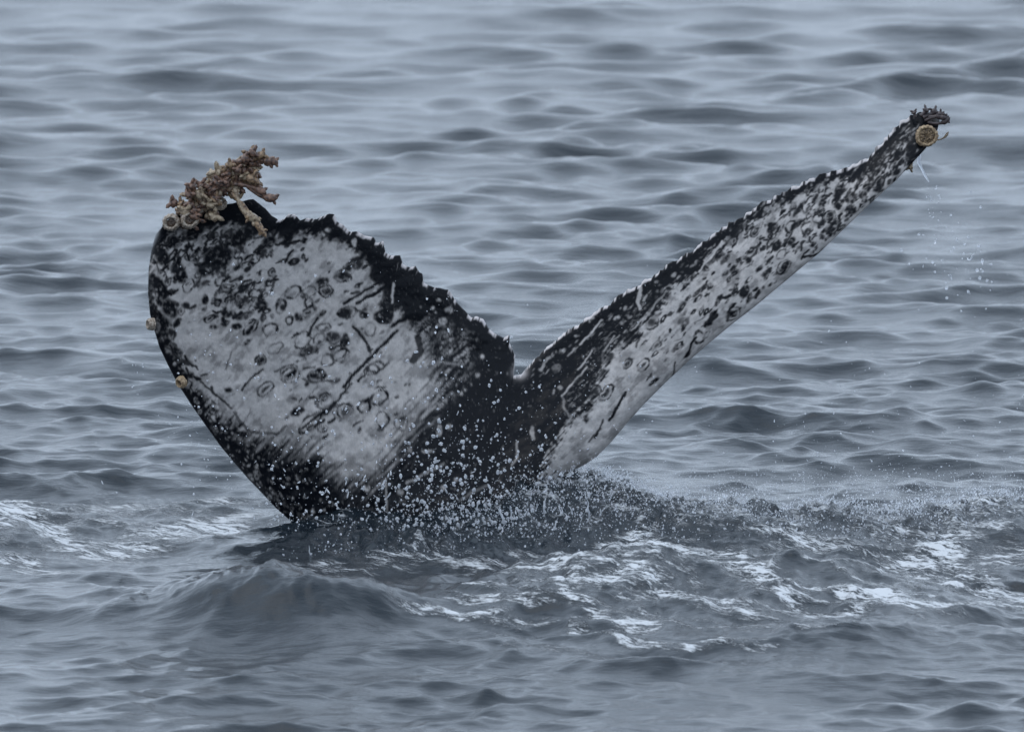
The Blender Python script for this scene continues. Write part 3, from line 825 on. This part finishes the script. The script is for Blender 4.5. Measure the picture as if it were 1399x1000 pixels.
def acorn(px, py, y, r_px, normal, shell=None, hole=None, sm=M_SHELL, hm=M_HOLE, flat=1.0):
    x, z = at_depth(px, py, y)
    r = r_px * WIDTH / 1399
    e = bpy.data.objects.new('acorn_barnacle', None); COL.objects.link(e); e.parent = whale
    e.location = (float(x), y, float(z)); e.scale = (r, r, r * flat)
    e.rotation_euler = Vector(normal).to_track_quat('Z', 'Y').to_euler()
    o = bpy.data.objects.new('shell', shared(shell or SHELL_ME, sm)); COL.objects.link(o); o.parent = e
    o = bpy.data.objects.new('opening', shared(hole or HOLE_ME, hm)); COL.objects.link(o); o.parent = e
    return e

def tube(path, radii, segs=10, lump=0.0, seed=0):
    rr = random.Random(seed)
    P = [Vector(p) for p in path]; v, q = [], []
    up = Vector((.3, 1, .2)).normalized()
    for i, p in enumerate(P):
        t = (P[min(i + 1, len(P) - 1)] - P[max(i - 1, 0)]).normalized()
        a = t.cross(up).normalized(); b = t.cross(a)
        for k in range(segs):
            an = 2 * math.pi * k / segs
            r = radii[i] * (1 + lump * (rr.random() - .5))
            v.append(tuple(p + (a * math.cos(an) + b * math.sin(an)) * r))
    for i in range(len(P) - 1):
        for k in range(segs):
            j = (k + 1) % segs
            q.append((i * segs + k, i * segs + j, (i + 1) * segs + j, (i + 1) * segs + k))
    return v, q

def stalked(px, py, y, dpx, dpy, dy, r_px, mat, seed, head_f=1.0):
    """goose barnacle: wrinkled stalk, swollen head and two ear-like lobes; runs from (px,py) by (dpx,dpy)"""
    rr = random.Random(seed)
    k = WIDTH / 1399
    x0, z0 = at_depth(px, py, y)
    A = Vector((float(x0), y, float(z0))); D = Vector((dpx * k, dy, -dpy * k)); r = r_px * k
    L = D.length; side = D.cross(Vector((0, 1, 0))).normalized() * L * rr.uniform(-.18, .18)
    f = lambda t: A + D * t + side * math.sin(t * math.pi)
    e = bpy.data.objects.new('stalked_barnacle', None); COL.objects.link(e); e.parent = whale
    ts = [-.08, 0, .15, .3, .45, .56]
    v, q = tube([f(t) for t in ts], [r * .5, r * .7, r * .55, r * .58, r * .62, r * .7], 9, .25, seed)
    link('stalk', mesh_np('stalk', v, q), mat, e)
    ts = [.50, .56, .66, .78, .88, .95, 1.0]
    h = head_f
    v, q = tube([f(t) for t in ts], [r * .2, r * .75 * h, r * 1.15 * h, r * 1.2 * h, r * .95 * h, r * .6 * h, r * .05], 10, .38, seed + 1)
    hd = link('head', mesh_np('head', v, q), mat, e)
    for sgn in (-1, 1):
        base = f(.82); n_ = D.cross(Vector((rr.uniform(-.3, .3), 1, rr.uniform(-.3, .3)))).normalized()
        tip = base + n_ * sgn * r * 1.5 * h + D.normalized() * r * rr.uniform(.8, 1.6)
        v, q = tube([base, base.lerp(tip, .35), base.lerp(tip, .75), tip], [r * .45, r * .42, r * .46, r * .08], 7, .3, seed + 3 + sgn)
        link('ear_lobe', mesh_np('ear_lobe', v, q), mat, hd)
    return e

yt = -.42 * (460 / 500) ** 1.6 - .06      # depth of the left tip
acorn(234, 304, yt - .045, 12.0, (-.15, -1, -.05), flat=.9)
acorn(259, 301, yt - .05, 12.0, (.1, -1, .1))
acorn(300, 278, yt + .02, 10.0, (.2, -.7, .6), sm=M_SHELL)
acorn(322, 262, yt + .03, 12.0, (.5, -.6, .5), sm=M_TAN)
acorn(272, 286, yt + .0, 7.0, (-.2, -.8, .5), sm=M_SHELL)
acorn(207, 443, yt + .06, 8.5, (-1, -.35, 0), sm=M_SHELL, flat=1.3)
acorn(248, 522, yt + .08, 8.5, (-.8, -.6, -.3), sm=M_TAN, flat=1.2)
rb = random.Random(5)
spine = [(246, 292), (260, 274), (280, 262), (298, 250), (310, 238), (326, 230), (342, 220)]
k_ = 0
for i in range(112):
    t = rb.random() * (len(spine) - 1); j = int(t); f = t - j
    sx = spine[j][0] + (spine[min(j + 1, 6)][0] - spine[j][0]) * f + rb.gauss(0, 5)
    sy = spine[j][1] + (spine[min(j + 1, 6)][1] - spine[j][1]) * f + rb.gauss(0, 8) + 15
    a = math.radians(rb.uniform(10, 150)); ln = rb.uniform(10, 20)
    m = rb.choices(M_STALKS, (4, 3, 3))[0]
    stalked(sx, sy, yt + rb.uniform(-.03, .03), ln * math.cos(a) * .9, -ln * math.sin(a) * .75, rb.uniform(-.06, .03), rb.uniform(4.6, 8.0), m, 100 + i)
for i, (x, y, dx, dy, r, m) in enumerate([
        (334, 214, 16, -7, 5.2, 0), (345, 214, 28, 7, 5.0, 0), (350, 222, 30, 2, 4.2, 0), (332, 216, 30, -10, 4.6, 1), (318, 222, 22, -10, 5.0, 0), (300, 236, 16, -16, 4.6, 1), (266, 262, -6, -12, 5, 0),
        (328, 252, 36, 12, 4.4, 0), (340, 256, 40, 14, 4.6, 0), (322, 262, 34, 40, 4.8, 2), (320, 268, 44, 56, 4.2, 1), (330, 278, 10, 24, 4.0, 1), (258, 268, 2, -6, 5.5, 0)]):
    stalked(x, y, yt - .05, dx, dy, -.03, r * 1.15, M_STALKS[m], 300 + i, .95)
yr = float(tail_depth(np.array(1262.), np.array(185.), np.array(.5)))
acorn(1266, 186, yr - .07, 15.0, (.12, -1, .05), WIDE_ME, WIDE_HOLE, M_TAN, barnacle_mat('tan barnacle flesh', (.36, .25, .14), (.04, .025, .018), .45, 7), 1.0)
for i, (x, y, dx, dy, r) in enumerate([(1262, 160, 18, -10, 4), (1270, 160, 18, -2, 4), (1266, 164, 30, -2, 3.6), (1258, 158, 8, -10, 4), (1270, 168, 28, -8, 3.6), (1276, 160, 10, -8, 3.4), (1250, 160, -2, -8, 3.4)]):
    stalked(x, y, yr - .02, dx, dy, rb.uniform(-.03, .03), r, M_DARKSTALK, 400 + i)
stalked(1276, 192, yr - .01, 20, -12, 0, 1.6, M_STALKS[2], 420)
stalked(1246, 218, yr - .01, -4, 14, 0, 3.6, M_STALKS[2], 421)

# ================================================================== SPRAY
def ico(sub):
    bm = bmesh.new(); bmesh.ops.create_icosphere(bm, subdivisions=sub, radius=1.0)
    v = np.array([x.co[:] for x in bm.verts]); f = np.array([[x.index for x in fc.verts] for fc in bm.faces]); bm.free()
    return v, f
ICO = {1: ico(1), 2: ico(2)}
def spray_material():
    m, n, l, b = new_mat('water droplets')
    b.inputs['Base Color'].default_value = (.92, .95, 1.0, 1)
    b.inputs['IOR'].default_value = 1.333
    b.inputs['Roughness'].default_value = .04
    b.inputs['Transmission Weight'].default_value = .66
    return m
M_SPRAY = spray_material()
def drops(name, P, R, label, stretch=.35, seed=1, lean=(0, 0, 1)):
    """one spray mass: every droplet a small uneven ellipsoid"""
    r = np.random.default_rng(seed)
    P = np.asarray(P); R = np.asarray(R)
    V, Fc, off = [], [], 0
    for sub, sel in ((1, R <= .0052), (2, R > .0052)):
        p, q = P[sel], R[sel]
        if len(p) == 0: continue
        bv, bf = ICO[sub]
        n = len(p)
        ax = r.normal(0, .55, (n, 3)) + np.array(lean); ax /= np.linalg.norm(ax, axis=1)[:, None]
        st = 1 + np.abs(r.normal(0, stretch, n)) + (r.random(n) < .12) * r.uniform(.8, 4.0, n)
        wob = 1 + r.normal(0, .17, (n, len(bv), 1))
        b = bv[None] * wob
        along = (b * ax[:, None]).sum(-1, keepdims=True)
        b = b + ax[:, None] * along * (st - 1)[:, None, None]
        b = b / np.sqrt(st)[:, None, None]
        V.append((p[:, None] + b * q[:, None, None]).reshape(-1, 3))
        Fc.append((bf[None] + (off + np.arange(n) * len(bv))[:, None, None]).reshape(-1, 3)); off += n * len(bv)
    o = link(name, mesh_np(name, np.concatenate(V), None, np.concatenate(Fc)), M_SPRAY)
    tag(o, label, 'spray', kind='stuff')
    return o
rs = np.random.default_rng(77)
def cloud(n, fx, fy, Y0, Y1, r0, r1, pw=2.2):
    px = fx(n); py = fy(n, px); yy = rs.uniform(Y0, Y1, n); yy = np.where(yy < 0, yy * 1.5, yy)
    x, z = at_depth(px, py, yy)
    R = (r0 + (r1 - r0) * rs.random(n) ** pw) * .8 * WIDTH / 1399
    k = z > -.02
    return np.stack([x, yy, z], -1)[k], R[k]
def join(*cl): return np.concatenate([c[0] for c in cl]), np.concatenate([c[1] for c in cl])
U = lambda a, b: (lambda n: rs.uniform(a, b, n))
G = lambda m, s: (lambda n: rs.normal(m, s, n))
# in front of the tail
P, R = join(
    cloud(1000, G(615, 75), lambda n, x: 745 - np.abs(rs.normal(0, 95, n)), -.75, -.40, .7, 3.5, 2.6),
    cloud(520, U(370, 760), lambda n, x: 740 - np.abs(rs.normal(0, 130, n)), -.80, -.45, .6, 3.0, 2.2),
    cloud(230, U(240, 620), lambda n, x: rs.uniform(350, 720, n), -.95, -.55, .5, 2.4, 3.0),
    cloud(140, U(250, 420), lambda n, x: 430 + (x - 250) * .9 + rs.uniform(-20, 190, n), -.95, -.6, .5, 2.4, 2.2),
    cloud(160, U(720, 900), lambda n, x: 640 - (x - 740) * .75 + rs.normal(-30, 50, n), -.6, -.2, .5, 1.9, 2.4))
drops('tail_spray', P, R, 'loose water droplets flying in front of the black middle of the tail', .35, 2)
# froth where the tail stock enters the water
P, R = join(
    cloud(1500, U(385, 650), lambda n, x: 775 - np.abs(rs.normal(0, 16, n)) - 6 * np.sin(x / 14), -1.15, -.75, .4, 1.9, 2.4),
    cloud(420, U(380, 560), lambda n, x: 722 + rs.normal(0, 9, n), -.55, -.25, .4, 1.9, 2.4),
    cloud(1900, G(665, 95), lambda n, x: 752 - np.abs(rs.normal(0, 42, n)) - 8 * np.sin(x / 23.), -.95, -.3, .35, 2.1, 2.6),
    cloud(1300, G(765, 50), lambda n, x: 705 - np.abs(rs.normal(0, 34, n)), -.35, .5, .35, 2.4, 2.8),
    cloud(2600, G(690, 85), lambda n, x: 742 - np.abs(rs.normal(0, 30, n)), -.8, .2, .25, .8, 1.5))
drops('base_splash', P, R, 'dense broken splash of white droplets round the foot of the tail', .5, 3)
# along the tumbling ridge to the right
P, R = join(
    cloud(1800, U(800, 1420), lambda n, x: 700 - 8 * np.sin(x / 60.) + rs.normal(0, 13, n), -.6, .4, .5, 2.1, 2.0),
    cloud(1500, U(860, 1420), lambda n, x: 672 - np.abs(rs.normal(0, 16, n)), -.1, .5, .4, 1.4, 2.0),
    cloud(900, U(840, 1000), lambda n, x: 712 + rs.normal(0, 14, n), -.4, .2, .5, 2.0, 2.0))
# droplets and beads of broken water riding on the ridge itself
wgt = (np.clip(spl / .15 - .25, 0, None) ** 1.3 * (np.abs(NX) < 3.1)).ravel().astype(float)
wgt *= np.repeat(np.gradient(GY)[NB[0]], NX.shape[1]) * np.tile(np.gradient(GX)[NB[1]], NX.shape[0]); wgt /= wgt.sum()
pick = rs.choice(len(wgt), 10500, p=wgt)
surf = np.stack([(X + DX)[NB].ravel()[pick], (Y + DY)[NB].ravel()[pick], Z[NB].ravel()[pick]], -1)
up = np.abs(rs.normal(0, .028, len(pick)))
surf += np.stack([rs.normal(0, .01, len(pick)), rs.normal(0, .03, len(pick)), up], -1)
P = np.concatenate([P, surf]); R = np.concatenate([R, (.35 + 1.25 * rs.random(len(pick)) ** 2.4) * WIDTH / 1399])
drops('ridge_spray', P, R, 'band of fine spray along the crest of the splash at right', .6, 4)
# loose drops in the air right and left
P, R = join(
    cloud(240, U(830, 1420), lambda n, x: 650 - np.abs(rs.normal(0, 120, n)), -.5, .6, .45, 1.9, 2.6),
    cloud(70, G(1312, 34), lambda n, x: rs.normal(360, 34, n), -.1, .5, .8, 3.2, 1.8),
    cloud(34, G(1276, 5), lambda n, x: rs.uniform(252, 322, n), yr - .05, yr + .05, .8, 1.8, 2.0))
drops('air_droplets', P, R, 'scattered droplets in the air under the raised right fluke', .4, 5)
P, R = join(cloud(46, U(130, 330), lambda n, x: rs.uniform(420, 690, n), -.8, .2, .5, 1.9, 2.4), cloud(14, G(188, 6), lambda n, x: rs.uniform(480, 545, n), -.6, -.3, .6, 1.7, 2))
drops('side_droplets', P, R, 'few scattered droplets beside the left edge of the tail', .4, 6)
# thin thread of water running off the right tip
pts = [(1254, 205), (1256, 214), (1255, 222), (1259, 230), (1264, 240), (1269, 249)]
pp = [Vector((float(at_depth(x, y, yr - .02)[0]), yr - .02, float(at_depth(x, y, yr - .02)[1]))) for x, y in pts]
v, q = tube(pp, [.013, .010, .009, .007, .006, .003], 8, .4, 9)
# thrown-up jets and torn strings of water along the foot of the tail
jv, jq = [], []
rj = random.Random(41)
for i in range(150):
    x = rj.uniform(385, 835); y = (778 if x < 600 else 760) + rj.gauss(0, 7); Yj = rj.uniform(-1.6, -1.0) if x < 600 else rj.uniform(-1.1, -.2)
    if x > 640: y -= rj.uniform(0, 60)
    hgt = rj.uniform(5, 20) * (1.5 if rj.random() < .15 else 1); lean = rj.gauss(0, 5); rad = rj.uniform(.003, .0075)
    path = []
    for t in (0, .25, .5, .75, 1.0):
        X_, Z_ = at_depth(x + lean * t * t + rj.gauss(0, .8), y - hgt * t, Yj)
        path.append(Vector((float(X_), Yj + rj.uniform(-.01, .01), float(Z_))))
    v, q = tube(path, [rad * k * rj.uniform(.7, 1.3) for k in (1.6, 1.1, .8, .7, .25)], 6, .5, i)
    o_ = len(jv); jv += v; jq += [tuple(a + o_ for a in f) for f in q]
tag(link('splash_jets', mesh_np('splash_jets', np.array(jv), np.array(jq)), M_SPRAY), 'torn strings of water thrown up round the foot of the tail', 'splash', kind='stuff')
v, q = tube(pp, [.013, .010, .009, .007, .006, .003], 8, .4, 9)
tag(link('water_trickle', mesh_np('water_trickle', v, q), M_SPRAY), 'thin thread of water running off the raised right fluke tip', 'water', kind='stuff')
